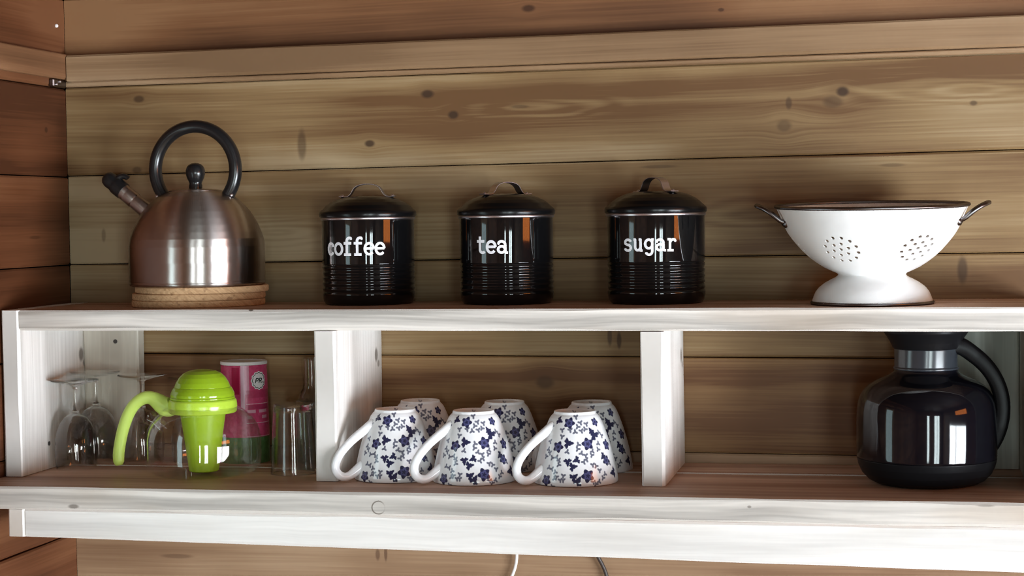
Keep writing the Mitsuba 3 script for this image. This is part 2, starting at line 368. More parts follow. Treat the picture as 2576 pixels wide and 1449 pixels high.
for i in range(len(SEAMS) - 1):
    z0, z1 = Z0 + SEAMS[i] + .0008, Z0 + SEAMS[i + 1] - .0008
    runs = [(YF, 0.0)] if z1 < WIN_L[2] or z0 > WIN_L[3] else [(YF, WIN_L[0]), (WIN_L[1], 0.0)]
    for r in runs:
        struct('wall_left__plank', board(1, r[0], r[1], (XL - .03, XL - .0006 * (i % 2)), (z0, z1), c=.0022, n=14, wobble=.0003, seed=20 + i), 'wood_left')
struct('wall_right', block(XR, XR + .06, YF, .02, 0, H, .002), 'wood_room_side', smooth=False)
struct('wall_front', block(XL, XR, YF - .06, YF, 0, H, .002), 'wood_room', smooth=False)


def pane(key, corners, rgb):
    v = np.asarray(corners, float)
    scene[key] = {**mikit.ply((v, [[0, 1, 2], [0, 2, 3]]), 'dark_gap'), 'emitter': {'type': 'area', 'radiance': {'type': 'rgb', 'value': list(rgb)}}}


def window(n, wall, a0, a1, z0, z1, rgb, bars=(), rails=()):
    """A window set on a wall: frame, glazing bars and the bright pane."""
    key = f'window_{n}'
    t = .05
    if wall == 'front':
        w = lambda p0, p1, q0, q1, d0=0.0, d1=.035: block(p0, p1, YF + d0, YF + d1, q0, q1, .003)
        pane(key + '__pane', [(a0, YF + .012, z0), (a0, YF + .012, z1), (a1, YF + .012, z1), (a1, YF + .012, z0)], rgb)
    elif wall == 'left':
        w = lambda p0, p1, q0, q1, d0=-.03, d1=.012: block(XL + d0, XL + d1, p0, p1, q0, q1, .003)
        pane(key + '__pane', [(XL - .018, a0, z0), (XL - .018, a1, z0), (XL - .018, a1, z1), (XL - .018, a0, z1)], rgb)
    else:
        w = lambda p0, p1, q0, q1, d0=0.0, d1=.035: block(XR - d1, XR - d0, p0, p1, q0, q1, .003)
        pane(key + '__pane', [(XR - .012, a0, z0), (XR - .012, a0, z1), (XR - .012, a1, z1), (XR - .012, a1, z0)], rgb)
    f = join(w(a0 - t, a0 + .004, z0 - t, z1 + t), w(a1 - .004, a1 + t, z0 - t, z1 + t), w(a0, a1, z0 - t, z0 + .004), w(a0, a1, z1 - .004, z1 + t))
    add(key, f, 'wood_trim', smooth=False)
    tag(key, kind='structure')
    for b in bars:
        add(key + '__glazing_bar', w(b - .016, b + .016, z0, z1, d1=.025) if wall != 'left' else w(b - .012, b + .012, z0, z1, d1=.0), 'wood_trim', smooth=False)
    for r in rails:
        add(key + '__rail', w(a0, a1, r - .02, r + .02, d1=.025) if wall != 'left' else w(a0, a1, r - .012, r + .012, d1=.0), 'wood_trim', smooth=False)


window(1, 'front', 1.38, 1.62, .80, 1.84, DAY_FRONT)
window(2, 'front', 2.22, 2.84, .62, 1.84, DAY_FRONT, bars=(2.56,))
window(3, 'left', *WIN_L, DAY_LEFT)
window(4, 'right', -2.75, -1.05, .62, 1.48, DAY_RIGHT, bars=(-1.95,))
bl = board(1, -1.95, -.95, (XR - .03, XR - .024), (1.76, 2.12), c=.001, n=6, wobble=0)
add('roller_blind', mikit.ply(bl, 'dark_gap', smooth=False) | {'emitter': {'type': 'area', 'radiance': {'type': 'rgb', 'value': list(BLIND)}}}, None)
tag('roller_blind', 'orange roller blind glowing in the sun on the right wall', 'blind')

add('added_worktop', block(XL + .002, 2.75, -.62, -.001, .88, .918, .003), 'worktop', smooth=False)  # out of view; added so that its pale top bounces light upward
tag('added_worktop', 'unseen pale kitchen worktop, added far below the shelf to bounce light up', 'worktop')
add('added_worktop__cabinet', block(XL + .002, 2.73, -.58, -.001, .002, .88, .003), 'wood_trim', smooth=False)

# trim rail along the back wall and its return on the left wall
struct('trim_1', board(0, XL + .012, XR, (-.022, .001), (lambda x: Z0 + .2974 + .005 * x, lambda x: Z0 + .3317 + .0064 * x), c=.0022, n=24, seed=50), 'wood_trim')
struct('trim_1__lower_lip', board(0, XL + .004, XR, (-.009, .001), (lambda x: Z0 + .2905 + .005 * x, lambda x: Z0 + .2968 + .005 * x), c=.0015, n=24, seed=51), 'wood_trim')
struct('trim_2', board(1, -1.6, -.001, (XL - .001, XL + .011), (Z0 + .3010, Z0 + .3345), c=.0022, n=16, seed=52), 'wood_trim_left')

add('metal_bracket__plate', block(XL - .0005, XL + .007, -.050, -.012, Z0 + .2895, Z0 + .3005, .0015), 'steel_dark')
for y in (-.043, -.033):
    add('metal_bracket__screw', moved(trimesh.creation.icosphere(2, .0022), (XL + .0075, y, Z0 + .293 + (y + .043) * .4)), 'chrome')
tag('metal_bracket', 'small dark metal bracket under the trim in the corner of the left wall', 'bracket')
add('nail', moved(trimesh.creation.icosphere(2, .0026), (XL + .0012, -.026, Z0 + .3723)), 'paper_white')
tag('nail', 'pale nail head high on the left wall above the trim', 'nail')

# ------------------------------------------------------------------ the wall shelf
ZL = lambda x: Z0 - .2094 + .0017 * x
ZL2 = lambda x: Z0 - .2367 + .0020 * x
ZA = lambda x: Z0 - .2668 - .0111 * x
ZB = lambda x: Z0 - .0247 - .0022 * x
YS, YD, YL = -.2012, -.2022, -.2818
X0, X1, XE = .2067, .2309, 1.4492
W = 'wall_shelf'
tag(W, 'rustic two-tier wall shelf of whitewashed boards with three compartments', 'shelf')
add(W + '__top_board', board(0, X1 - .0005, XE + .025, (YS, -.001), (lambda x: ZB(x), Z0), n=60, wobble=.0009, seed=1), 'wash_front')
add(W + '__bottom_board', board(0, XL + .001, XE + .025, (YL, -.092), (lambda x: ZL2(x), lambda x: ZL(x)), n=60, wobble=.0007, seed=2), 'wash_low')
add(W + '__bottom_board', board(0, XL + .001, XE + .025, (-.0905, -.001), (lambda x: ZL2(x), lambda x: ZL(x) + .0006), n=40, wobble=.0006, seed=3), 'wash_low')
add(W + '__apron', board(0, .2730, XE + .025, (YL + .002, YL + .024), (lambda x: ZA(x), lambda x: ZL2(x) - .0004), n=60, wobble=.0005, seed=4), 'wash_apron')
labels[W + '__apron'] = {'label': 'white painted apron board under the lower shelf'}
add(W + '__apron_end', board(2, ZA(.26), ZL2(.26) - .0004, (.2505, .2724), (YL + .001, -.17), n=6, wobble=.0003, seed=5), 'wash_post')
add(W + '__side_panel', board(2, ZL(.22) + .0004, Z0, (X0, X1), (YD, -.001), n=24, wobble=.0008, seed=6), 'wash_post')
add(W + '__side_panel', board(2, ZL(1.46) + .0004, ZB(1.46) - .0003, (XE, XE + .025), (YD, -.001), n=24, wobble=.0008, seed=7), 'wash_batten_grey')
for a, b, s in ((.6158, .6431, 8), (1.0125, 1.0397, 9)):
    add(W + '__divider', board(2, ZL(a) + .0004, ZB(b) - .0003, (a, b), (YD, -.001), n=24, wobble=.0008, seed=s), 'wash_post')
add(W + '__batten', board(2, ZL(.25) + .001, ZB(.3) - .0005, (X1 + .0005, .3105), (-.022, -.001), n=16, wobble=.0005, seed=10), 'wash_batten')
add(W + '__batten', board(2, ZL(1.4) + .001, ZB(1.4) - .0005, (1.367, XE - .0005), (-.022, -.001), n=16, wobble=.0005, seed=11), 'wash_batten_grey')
for x, y, z, ax in ((.2782, -.0222, Z0 - .0512, 1), (X1, -.128, 1.5440, 0)):
    s = trimesh.creation.cylinder(.0028, .0012, sections=20)
    s = moved(s, rx=math.pi / 2) if ax == 1 else moved(s, ry=math.pi / 2)
    add(W + '__screw', moved(s, (x, y, z)), 'screw_head')

# ------------------------------------------------------------------ cork trivets and kettle
TX, TY = .4235, -.0850
for k, (dx, zz, t) in enumerate(((0, 0, .0087), (0.0007, .0087, .0087), (.005, .0174, .0084))):
    r = .0850
    prof = [(0, 0), (r - .0015, 0), (r - .0004, .0008), (r, .0022), (r, t - .0022), (r - .0004, t - .0008), (r - .0015, t), (0, t)]
    n = ['cork_trivet', 'cork_trivet_001', 'cork_trivet_002'][k]
    add(n, lathe(prof, 128, centre=(TX + dx, TY, Z0 + zz)), 'cork', smooth=50)
    tag(n, ['round cork trivet at the bottom of the stack of three', 'round cork trivet in the middle of the stack of three',
            'round cork trivet on top of its stack, directly under the kettle'][k], 'trivet', 'cork trivets under the kettle')
KX, KY, KZ = .4225, -.0855, Z0 + .0259
K = 'kettle'
tag(K, 'stainless steel whistling kettle with black arched handle on cork trivets', 'kettle')
body = [(0, 0), (.083, 0), (.0855, .0008), (.0866, .0025), (.0868, .0040), (.0862, .0052), (.0866, .0066), (.0868, .030), (.0868, .050), (.0856, .060), (.0828, .0685),
        (.0790, .0775), (.0745, .0860), (.0690, .0945), (.0630, .1015), (.0560, .1085), (.0490, .1140), (.0420, .1180), (.0362, .1203), (.0352, .1206), (.0345, .1200)]
m, t = lathe(rounded(body, .0005), 160, uv=True, centre=(KX, KY, KZ))
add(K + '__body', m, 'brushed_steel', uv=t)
lid = [(.0345, .1195), (.0345, .1212), (.0335, .1218), (.030, .1226), (.018, .1238), (.008, .1242), (0, .1243)]
m, t = lathe(rounded(lid, .0004), 96, uv=True, centre=(KX, KY, KZ))
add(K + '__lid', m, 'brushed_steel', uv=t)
kn = [(.0085, .1238), (.0085, .1285), (.0078, .1310), (.0088, .1335), (.0108, .1375), (.0122, .1425), (.0124, .1455), (.0120, .149), (.0106, .1525), (.0080, .1552), (.004, .1568), (0, .1572)]
add(K + '__lid_knob', lathe(kn, 64, centre=(KX, KY, KZ)), 'black_plastic', smooth=60)
ang = np.linspace(math.radians(-38), math.radians(218), 90)
cz = .1487
path = np.stack([KX + .0546 * np.cos(ang), np.full(90, KY), KZ + cz + .0553 * np.sin(ang)], 1)
add(K + '__handle', sweep(path, ring(.0082, .0092, 24)), 'black_plastic', smooth=50)
for s in (-1, 1):
    add(K + '__rivet', moved(trimesh.creation.icosphere(2, .0028), (KX + s * .0505, KY - .006, KZ + .1150)), 'chrome')
    e = lathe([(0, 0), (.0105, 0), (.0105, .004), (.009, .0075), (0, .0075)], 32)
    add(K + '__handle_mount', moved(e, (KX + s * .0440, KY, KZ + .1085), ry=s * math.radians(38)), 'black_plastic')
S0, SD = np.array([KX - .0640, KY, KZ + .0935]), np.array([-.777, 0, .629])
al = lambda s: S0 + SD * s
def along(prof, n=64):
    m = lathe(prof, n)
    return moved(m, al(0), ry=-math.atan2(.777, .629))
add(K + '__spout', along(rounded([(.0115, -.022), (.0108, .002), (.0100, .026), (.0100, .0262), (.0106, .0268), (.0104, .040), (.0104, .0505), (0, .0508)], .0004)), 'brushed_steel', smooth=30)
add(K + '__whistle_cap', along([(0, .046), (.0112, .046), (.0114, .048), (.0114, .0575), (.0108, .0605), (.0100, .0625), (.0104, .0655), (.0104, .0700), (.0090, .0748), (.006, .0778), (0, .0790)]), 'black_plastic', smooth=60)
q = np.array([al(.062) + [.004, 0, .004], al(.062) + [.008, 0, .0085], al(.0605) + [.012, 0, .0105], al(.0570) + [.0150, 0, .0100]])
add(K + '__whistle_lever', sweep(curve(q, 14), ring(.0042, .0050, 14), scale=np.linspace(1.1, .8, 14)), 'black_plastic', smooth=60)

# ------------------------------------------------------------------ lettered canisters
def arc(cx, cy, rx, ry, a0, a1, n=24):
    t = np.radians(np.linspace(a0, a1, n))
    return [(cx + rx * math.cos(x), cy + ry * math.sin(x)) for x in t]


def glyph(ch):
    """Typewriter letters with slab serifs, x-height 1, width about 0.8."""
    L, D = {
        'c': ([arc(.42, .5, .34, .43, 38, 322)], [(.66, .76, .10)]),
        'o': ([arc(.40, .5, .35, .43, 0, 360)], []),
        'e': ([arc(.40, .5, .34, .43, 2, 318), [(.08, .52), (.74, .52)]], []),
        'f': ([[(.32, .06), (.32, 1.12)] + arc(.56, 1.12, .24, .24, 180, 55)[1:], [(.06, .94), (.70, .94)], [(.08, .06), (.66, .06)]], [(.68, 1.28, .085)]),
        't': ([[(.30, 1.30), (.30, .30)] + arc(.53, .30, .23, .23, 180, 320)[1:], [(.04, .94), (.68, .94)]], []),
        'a': ([arc(.36, .66, .28, .27, 150, 0) + [(.64, .16)] + arc(.74, .16, .10, .10, 180, 270)[1:] + [(.84, .06)], arc(.36, .31, .27, .24, 0, 360)], [(.13, .76, .09)]),
        's': ([arc(.40, .71, .27, .22, 35, 200) + arc(.40, .29, .29, .23, 100, 60, 4) + arc(.40, .28, .28, .22, 60, -160)], [(.66, .84, .08), (.13, .16, .08)]),
        'u': ([[(.02, .94), (.16, .94), (.16, .34)] + arc(.38, .34, .22, .26, 180, 350)[1:], [(.48, .94), (.62, .94), (.62, .06), (.78, .06)]], []),
        'g': ([arc(.38, .58, .29, .35, 0, 360), [(.78, .94), (.66, .94), (.66, .02)] + arc(.40, .02, .26, .30, 0, -150)[1:]], [(.16, -.16, .08)]),
        'r': ([[(.06, .94), (.26, .94), (.26, .06)], [(.04, .06), (.56, .06)], arc(.54, .58, .28, .35, 178, 55)], [(.70, .82, .10)]),
    }[ch]
    return unary_union([LineString(l).buffer(.095, cap_style=2) for l in L] + [Point(x, y).buffer(r) for x, y, r in D]).buffer(.012)


def lettering(word, xh, pitch, R, zc):
    """Raised print wrapped round a cylinder of radius R, centred on -y."""
    out = []
    n = len(word)
    for k, ch in enumerate(word):
        g = glyph(ch)
        for part in getattr(g, 'geoms', [g]):
            m = trimesh.creation.extrude_polygon(part.simplify(.004), .3 / 1000 / xh, engine='earcut')
            m.apply_translation([-.40, -.5, 0])
            m.apply_scale(xh)
            m.apply_translation([(k - (n - 1) / 2) * pitch, zc, 0])
            v, f = trimesh.remesh.subdivide_to_size(m.vertices, m.faces, .004)
            a = v[:, 0] / R
            rr = R + .0001 + v[:, 2]
            out.append(trimesh.Trimesh(np.stack([rr * np.sin(a), -rr * np.cos(a), v[:, 1]], 1), f, process=False))
    return join(*out)


def canister(key, x, y, R, word, xh, zc, turn, strap, lettz, label):
    c = (x, y, Z0)
    tag(key, label, 'canister', 'black lettered storage canisters')
    prof = [(0, .0008), (R - .0060, .0), (R - .0035, .0010), (R - .0014, .0040), (R - .0004, .0085), (R, .0130), (R, .0150)]
    for z in np.linspace(.0165, .0505, 61):
        prof.append((R - .0005 * (1 + math.cos(2 * math.pi * (z - .0165) / .0068)), z))
    prof += [(R, .0520), (R, .1080), (R - .001, .1095), (R - .006, .110), (0, .110)]
    add(key + '__body', lathe(prof, 128, centre=c), 'enamel_black', smooth=40)
    add(key + '__rim_band', lathe(rounded([(R - .002, .1068), (R + .0008, .1068), (R + .0014, .1078), (R + .0014, .1096), (R + .0008, .1106), (R - .002, .1106)], .0003), 128, centre=c), 'chrome', smooth=40)
    S = R / .0589
    lid = [(R - .001, .1107), (R + .0020, .1107), (R + .0028, .1118), (R + .0029, .1150), (R + .0024, .1172), (R + .0008, .1188), (R - .0022, .1212), (R - .0062, .1252), (R - .0118, .1290), (R - .0190, .1325), (R - .0260, .1348), (R - .034, .1362), (.012, .1372), (0, .1374)]
    add(key + '__lid', lathe(rounded(lid, .0005), 128, centre=c), 'lid_black', smooth=45)
    h = strap
    pts = [(-.036, .1368), (-.031, .1366), (-.0245, .1372), (-.0215, .1395), (-.0165, .1375 + h * .66), (-.009, .1375 + h * .93), (0, .1375 + h), (.009, .1375 + h * .93), (.0165, .1375 + h * .66), (.0215, .1395), (.0245, .1372), (.031, .1366), (.036, .1368)]
    path = curve([(a, 0, b) for a, b in pts], 60)
    st = sweep(path, flat(.0006, .0062, .0003))
    add(key + '__lid_handle', moved(st, c, rz=turn), 'chrome', smooth=40)
    for s in (-1, 1):
        rv = moved(trimesh.creation.icosphere(2, .0024), (s * .0325, 0, .1372))
        add(key + '__lid_handle__rivet', moved(rv, c, rz=turn), 'chrome')
    le = lettering(word, xh, .0137, R, zc)
    add(key + '__lettering', moved(le, c, rz=lettz), 'print_white', smooth=False)
    labels[key + '__lettering'] = {'label': f'white typewriter lettering reading {word}'}


canister('storage_canister', .6448, -.0610, .0589, 'coffee', .0160, .0710, math.radians(6), .0150, math.radians(-2.5), 'black enamel canister lettered coffee, with a domed lid and metal handle')
canister('storage_canister_001', .8255, -.0625, .0586, 'tea', .0160, .0715, math.radians(48), .0140, math.radians(-6.5), 'black enamel canister lettered tea, with a domed lid and metal handle')
canister('storage_canister_002', 1.0144, -.0650, .0600, 'sugar', .0150, .0720, math.radians(-42), .0165, math.radians(-.5), 'black enamel canister lettered sugar, with a domed lid and metal handle')

# ------------------------------------------------------------------ colander
C = 'colander'
CX, CY = 1.2759, -.1170
tag(C, 'white enamel footed colander with dark rims and wire side handles', 'colander')
outer = [(.0385, .0335), (.0402, .0364), (.0470, .0395), (.0551, .0434), (.0645, .0495), (.0729, .0560), (.0800, .0628), (.0864, .0700), (.0925, .0775), (.0976, .0850), (.1012, .0920), (.1040, .0990), (.1068, .1060), (.1098, .1125), (.1108, .1150)]
inner = [(r - .0013, z + .0008) for r, z in outer][::-1]
shell = lathe([(0, .0325)] + outer + [(.1105, .1152)] + inner[1:] + [(.030, .0352), (0, .0345)], 144)
man = m3.Manifold(m3.Mesh(np.asarray(shell.vertices, np.float32), np.asarray(shell.faces, np.uint32)))
rr = lambda z: float(np.interp(z, [p[1] for p in outer], [p[0] for p in outer]))
cut = []
for az in (-23, 38, 98, 157, 217, 277):
    a0 = math.radians(az)
    zc = .0685
    R0 = rr(zc)
    nrm = np.array([.70, -.714])                         # outward radial and downward parts of the bowl's normal here
    spots = [(0, 0)] + [(.0098 * math.cos(t), .0098 * math.sin(t)) for t in np.arange(6) * math.pi / 3 + .26] + [(.0198 * math.cos(t), .0198 * math.sin(t)) for t in np.arange(12) * math.pi / 6 + .26]
    for sx, sy in spots:
        # sy climbs the wall; follow the real profile
        z = zc + sy * .70
        for _ in range(4):
            z = zc + sy * .70
        a = a0 + sx / rr(z)
        P = np.array([rr(z) * math.sin(a), -rr(z) * math.cos(a), z])
        N = np.array([nrm[0] * math.sin(a), -nrm[0] * math.cos(a), nrm[1]])
        M = trimesh.geometry.align_vectors([0, 0, 1], N)
        M[:3, 3] = P
        cy_ = m3.Manifold.cylinder(.010, .0022, .0022, 14, True).transform(M[:3, :4].astype(np.float64))
        cut.append(cy_)
man = man - m3.Manifold.batch_boolean(cut, m3.OpType.Add)
mm = man.to_mesh()
bowl = trimesh.Trimesh(mm.vert_properties[:, :3], mm.tri_verts, process=True)
LEAN = math.radians(2.2)


def lean(m):
    m = moved(m, (0, 0, -.034))
    return moved(m, (CX, CY, Z0 + .034), rx=LEAN)


add(C + '__bowl', lean(bowl), 'enamel_white', smooth=28)
add(C + '__rim', lean(lathe([(.1095, .1138), (.1118, .1136), (.1128, .1146), (.1130, .1160), (.1122, .1174), (.1108, .1178), (.1092, .1172), (.1088, .1158), (.1095, .1138)], 144)), 'steel_dark', smooth=60)
foot = [(.0690, .0022), (.0697, .0032), (.0693, .0052), (.0676, .0100), (.0654, .0149), (.0612, .0200), (.0546, .0252), (.0480, .0288), (.0430, .0312), (.0402, .0330), (.0392, .0345), (.0395, .0362), (.0375, .0362), (.0375, .0335), (.0470, .0280), (.0535, .0242), (.0600, .0190), (.0640, .0140), (.0680, .0040), (.0690, .0022)]
add(C + '__foot', lathe(foot, 144, centre=(CX, CY, Z0)), 'enamel_white', smooth=50)
add(C + '__foot_rim', lathe([(.0688, .0000), (.0708, .0003), (.0716, .0014), (.0715, .0028), (.0704, .0037), (.0690, .0037), (.0684, .0020), (.0688, .0)], 144, centre=(CX, CY, Z0)), 'steel_dark', smooth=60)
for s, turn in ((-1, .10), (1, -.06)):
    loop = [(.1005, -.021, .0985), (.1042, -.022, .0990), (.1120, -.0225, .1045), (.1230, -.020, .1125), (.1310, -.012, .1165), (.1335, 0, .1172), (.1310, .012, .1165), (.1230, .020, .1125), (.1120, .0225, .1045), (.1042, .022, .0990), (.1005, .021, .0985)]
    w_ = sweep(curve(loop, 60), ring(.0026, k=12), up=(0, 0, 1))
    add(C + '__side_handle', lean(moved(w_, rz=(0 if s > 0 else math.pi) + turn)), 'steel_dark', smooth=60)
    for yy in (-.021, .021):
        bs = lathe([(0, -.003), (.0058, -.002), (.0062, .0005), (.005, .0028), (.0025, .004), (0, .0043)], 24)
        bs = moved(moved(bs, ry=math.radians(62)), (.1008 - 4 * yy * yy, yy, .0975))
        add(C + '__side_handle' + ('_001' if s > 0 else '') + '__mount', lean(moved(bs, rz=(0 if s > 0 else math.pi) + turn)), 'steel_dark', smooth=60)

# ------------------------------------------------------------------ cups, upside down
prof = [(.0478, .0008), (.0500, .0), (.0511, .0006), (.0514, .0020), (.0513, .0050), (.0506, .0095), (.0493, .0165), (.0476, .0245), (.0452, .0345), (.0424, .0445), (.0392, .0545), (.0360, .0635), (.0330, .0710), (.0302, .0768), (.0276, .0800),
        (.0260, .0812), (.0256, .0822), (.0254, .0838), (.0250, .0846), (.0242, .0848), (.0236, .0842), (.0232, .0822), (.018, .0812), (.008, .0808), (0, .0807), (0, .0775), (.022, .0775), (.031, .070), (.040, .047), (.0455, .025), (.0478, .0008)]
cup_mesh, cup_uv = lathe(rounded(prof, .0004), 144, uv=True)
hp = [(-.0250, 0, .0680), (-.0325, 0, .0650), (-.0400, 0, .0605), (-.0520, 0, .0520), (-.0650, 0, .0405), (-.0740, 0, .0285), (-.0765, 0, .0190), (-.0730, 0, .0100), (-.0640, 0, .0062), (-.0550, 0, .0095), (-.0470, 0, .0150), (-.0380, 0, .0200)]
cup_handle = sweep(curve(hp, 60), ring(.0052, .0044, 18), scale=np.interp(np.linspace(0, 1, 60), [0, .12, .3, .8, 1], [1.5, 1.1, 1.0, 1.0, 1.35]))
cup_handle = moved(cup_handle, rz=math.radians(40))
cup_handle.vertices[:, :2] *= 1.06
cup_ply, handle_ply = mikit.ply(cup_mesh, 'china_print', smooth=True, uv=cup_uv), mikit.ply(cup_handle, 'china', smooth=50)
CUPS = [(.7050, -.1615, 0, 'front row, left, its handle beside the left divider'), (.8057, -.1725, 0, 'front row, middle cup'), (.9290, -.1700, 0, 'front row, right cup, its whole front in view'),
        (.7095, -.0590, 3, 'back row, left cup, behind the front left one'), (.8205, -.0650, 0, 'back row, middle cup, showing between two front cups'), (.9315, -.0650, 0, 'back row, right cup, nearest the right divider')]
for k, (x, y, turn, where) in enumerate(CUPS):
    n = 'cup' if k == 0 else f'cup_{k:03d}'
    at = T().translate([x, y, float(ZL(x)) + .0002]).rotate([0, 0, 1], turn).scale([.983, .983, 1])
    add(n + '__body', cup_ply, None, to_world=at)
    add(n + '__handle', handle_ply, None, to_world=at)
    labels[n + '__handle'] = {'label': 'plain white loop handle'}
    tag(n, 'upturned white cup with blue flowers, ' + where, 'cup', 'blue flowered cups')

# ------------------------------------------------------------------ vacuum jug
J = 'vacuum_jug'
JX, JY = 1.3369, -.1400
c = (JX, JY, float(ZL(JX)))
tag(J, 'black plastic vacuum jug with a curved side handle on the lower shelf', 'jug')
base = [(0, .0008), (.050, .0), (.0580, .0012), (.0665, .0055), (.0735, .0130), (.0775, .0215), (.0792, .0290), (.0792, .0300), (.0784, .0304)]
add(J + '__base', lathe(rounded(base, .0004), 128, centre=c), 'satin_black', smooth=50)
bodyp = [(.0782, .0302), (.0793, .0308), (.0797, .0330), (.0798, .0500), (.0797, .0700), (.0790, .0860), (.0778, .0945), (.0755, .1010), (.0715, .1078), (.0660, .1135), (.0590, .1180), (.0500, .1222), (.0425, .1256), (.0380, .1286), (.0362, .1310), (.0358, .1330)]
add(J + '__body', lathe(bodyp, 128, centre=c), 'jug_black', smooth=50)
add(J + '__neck_ring', lathe(rounded([(.034, .1322), (.0366, .1325), (.0372, .1338), (.0368, .1350), (.0358, .1354), (.0358, .1362), (.0358, .1560), (.035, .157)], .0004), 96, centre=c), 'neck_grey', smooth=40)
add(J + '__pouring_lid', lathe(rounded([(.034, .1560), (.0372, .1568), (.0405, .1640), (.0440, .1700), (.0475, .1748), (.0482, .1775), (.0470, .1805), (.036, .1812), (0, .1815)], .0005), 96, centre=c), 'satin_black', smooth=40)
hp = [(.030, 0, .1600), (.0400, 0, .1585), (.0500, 0, .1520), (.0640, 0, .1400), (.0770, 0, .1220), (.0845, 0, .0990), (.0845, 0, .0760), (.0790, 0, .0560), (.0700, 0, .0400)]
add(J + '__handle', moved(sweep(curve(hp, 60), flat(.0084, .0105, .0032), scale=np.stack([np.linspace(1.15, .95, 60), np.interp(np.linspace(0, 1, 60), [0, .2, .5, .8, 1], [1.35, 1.0, 1.0, 1.0, .8])], 1)), c), 'satin_black', smooth=50)

# ------------------------------------------------------------------ glass teapot
P = 'teapot'
PX, PY = .4540, -.1560
c = (PX, PY, float(ZL(PX)))
tag(P, 'round glass teapot with lime green lid, infuser and curved handle', 'teapot')
gb = [(0, .0012), (.050, .0012), (.0585, .0020), (.0650, .0052), (.0695, .0100), (.0712, .0155), (.0716, .0240), (.0716, .0400), (.0712, .0470), (.0698, .0540), (.0680, .0600), (.0642, .0668), (.0593, .0727), (.0545, .0772), (.0490, .0812), (.0440, .0838), (.0415, .0852)]
add(P + '__glass_body', lathe(gb, 128, centre=c), 'thin_glass', smooth=60)
labels[P + '__glass_body'] = {'label': 'clear round glass vessel'}
add(P + '__spout', moved(lathe([(.0105, -.012), (.0098, -.004), (.0092, .004), (.0098, .0095), (.0108, .0125)], 40), (PX - .0600, PY - .006, c[2] + .0640), ry=math.radians(-48)), 'thin_glass', smooth=60)
add(P + '__collar', lathe(rounded([(.0370, .0780), (.0400, .0772), (.0418, .0785), (.0426, .0830), (.0427, .0880), (.0420, .0930), (.0405, .0950), (.037, .0950)], .0005), 96, centre=c), 'lime_light', smooth=40)
lidp = [(.0380, .0948), (.0402, .0952), (.0404, .0975), (.0392, .0982), (.0396, .0990), (.0396, .1015), (.0378, .1060), (.0356, .1096), (.0344, .1098), (.0347, .1104), (.0325, .1160), (.0285, .1222), (.0235, .1270), (.0165, .1302), (.008, .1318), (0, .1322)]
add(P + '__lid', lathe(rounded(lidp, .0003), 96, centre=c), 'lime_plastic', smooth=40)
hp = [(-.0395, 0, .0860), (-.0480, 0, .0850), (-.0540, 0, .0885), (-.0620, 0, .0940), (-.0711, 0, .0965), (-.0810, 0, .0935), (-.0900, 0, .0860), (-.0985, 0, .0720), (-.1045, 0, .0560), (-.1085, 0, .0400), (-.1110, 0, .0240), (-.1105, 0, .0110)]
sc = np.interp(np.linspace(0, 1, 70), [0, .06, .12, .22, .35, .9, .97, 1], [1.55, 1.6, 1.45, 1.1, .98, .95, .9, .6])
add(P + '__handle', moved(sweep(curve(hp, 70), ring(.0078, .0068, 20), scale=sc), c, rz=math.radians(4)), 'lime_handle', smooth=60)
inf = [(0, .0042), (.0165, .0042), (.0185, .0055), (.0205, .0220), (.0235, .0450), (.0262, .0640), (.0282, .0760), (.0345, .0785)]
add(P + '__infuser', lathe(inf, 96, centre=c), 'lime_clear', smooth=40)
labels[P + '__infuser'] = {'label': 'translucent green tapering infuser cup'}

# ------------------------------------------------------------------ pink carton tube
def tube_print(p, n, uv):
    th = uv.x * 360 - 180 - 20.5                       # degrees from the side that faces the middle of the shelf
    h = p.z - 1.5125
    red = mix((.50, .040, .115), (.64, .080, .20), fbm(th * .2, h * 300, 0, octaves=2))
    band = lambda a, b, e=.0006: sstep(a - e, a + e, h) * (1 - sstep(b - e, b + e, h))
    side = lambda a, b, e=1.0: sstep(a - e, a + e, th) * (1 - sstep(b - e, b + e, th))
    c = mix(red, (.36, .008, .055), band(.090, .125) * side(-32, -12))
    c = mix(c, (.72, .45, .56), side(-9, 1) * band(.070, .150) * .8)
    c = mix(c, (.70, .42, .52), side(1, 12) * band(.090, .128) * .5)
    block = dr.select(mikit.cell_rand(dr.floor(th / 9), dr.floor(h / .0078)) > .3, 1.0, 0.0)
    c = mix(c, (.70, .40, .50), side(6, 70) * (band(.0655, .0695) * .8 + band(.0578, .0618) * .8) * block)
    c = mix(c, (.75, .50, .58), side(4, 80) * (band(.0769, .0776, .0003) + band(.0520, .0528, .0003) + band(.0345, .0352, .0003)) * .9)
    c = mix(c, (.36, .02, .07), side(4, 80) * band(.0850, .0950) * .5)
    c = mix(c, (.30, .01, .06), side(8, 70) * band(.0700, .0760) * .6)
    g = mix((.05, .12, .035), (.11, .22, .075), fbm(th * .15, h * 200, 4, octaves=3))
    return mix(g, c, sstep(.0335, .0341, h))


matte('carton_print', tube_print, .3, .4)
Q = 'carton_tube'
QX, QY = .4640, -.0345
c = (QX, QY, float(ZL(QX)))
tag(Q, 'pink and green printed round carton with a white rim behind the teapot', 'carton')
m, t = lathe([(.0312, 0), (.0322, .0005), (.0322, .034), (.0300, .1285), (.0296, .1290)], 96, uv=True, centre=c)
add(Q + '__body', m, 'carton_print', uv=t)
add(Q + '__rim', lathe(rounded([(.0290, .1285), (.0304, .1287), (.0308, .1300), (.0306, .1325), (.0298, .1332), (.0285, .1330), (.0280, .1315), (0, .1312)], .0003), 96, centre=c), 'paper_white', smooth=40)


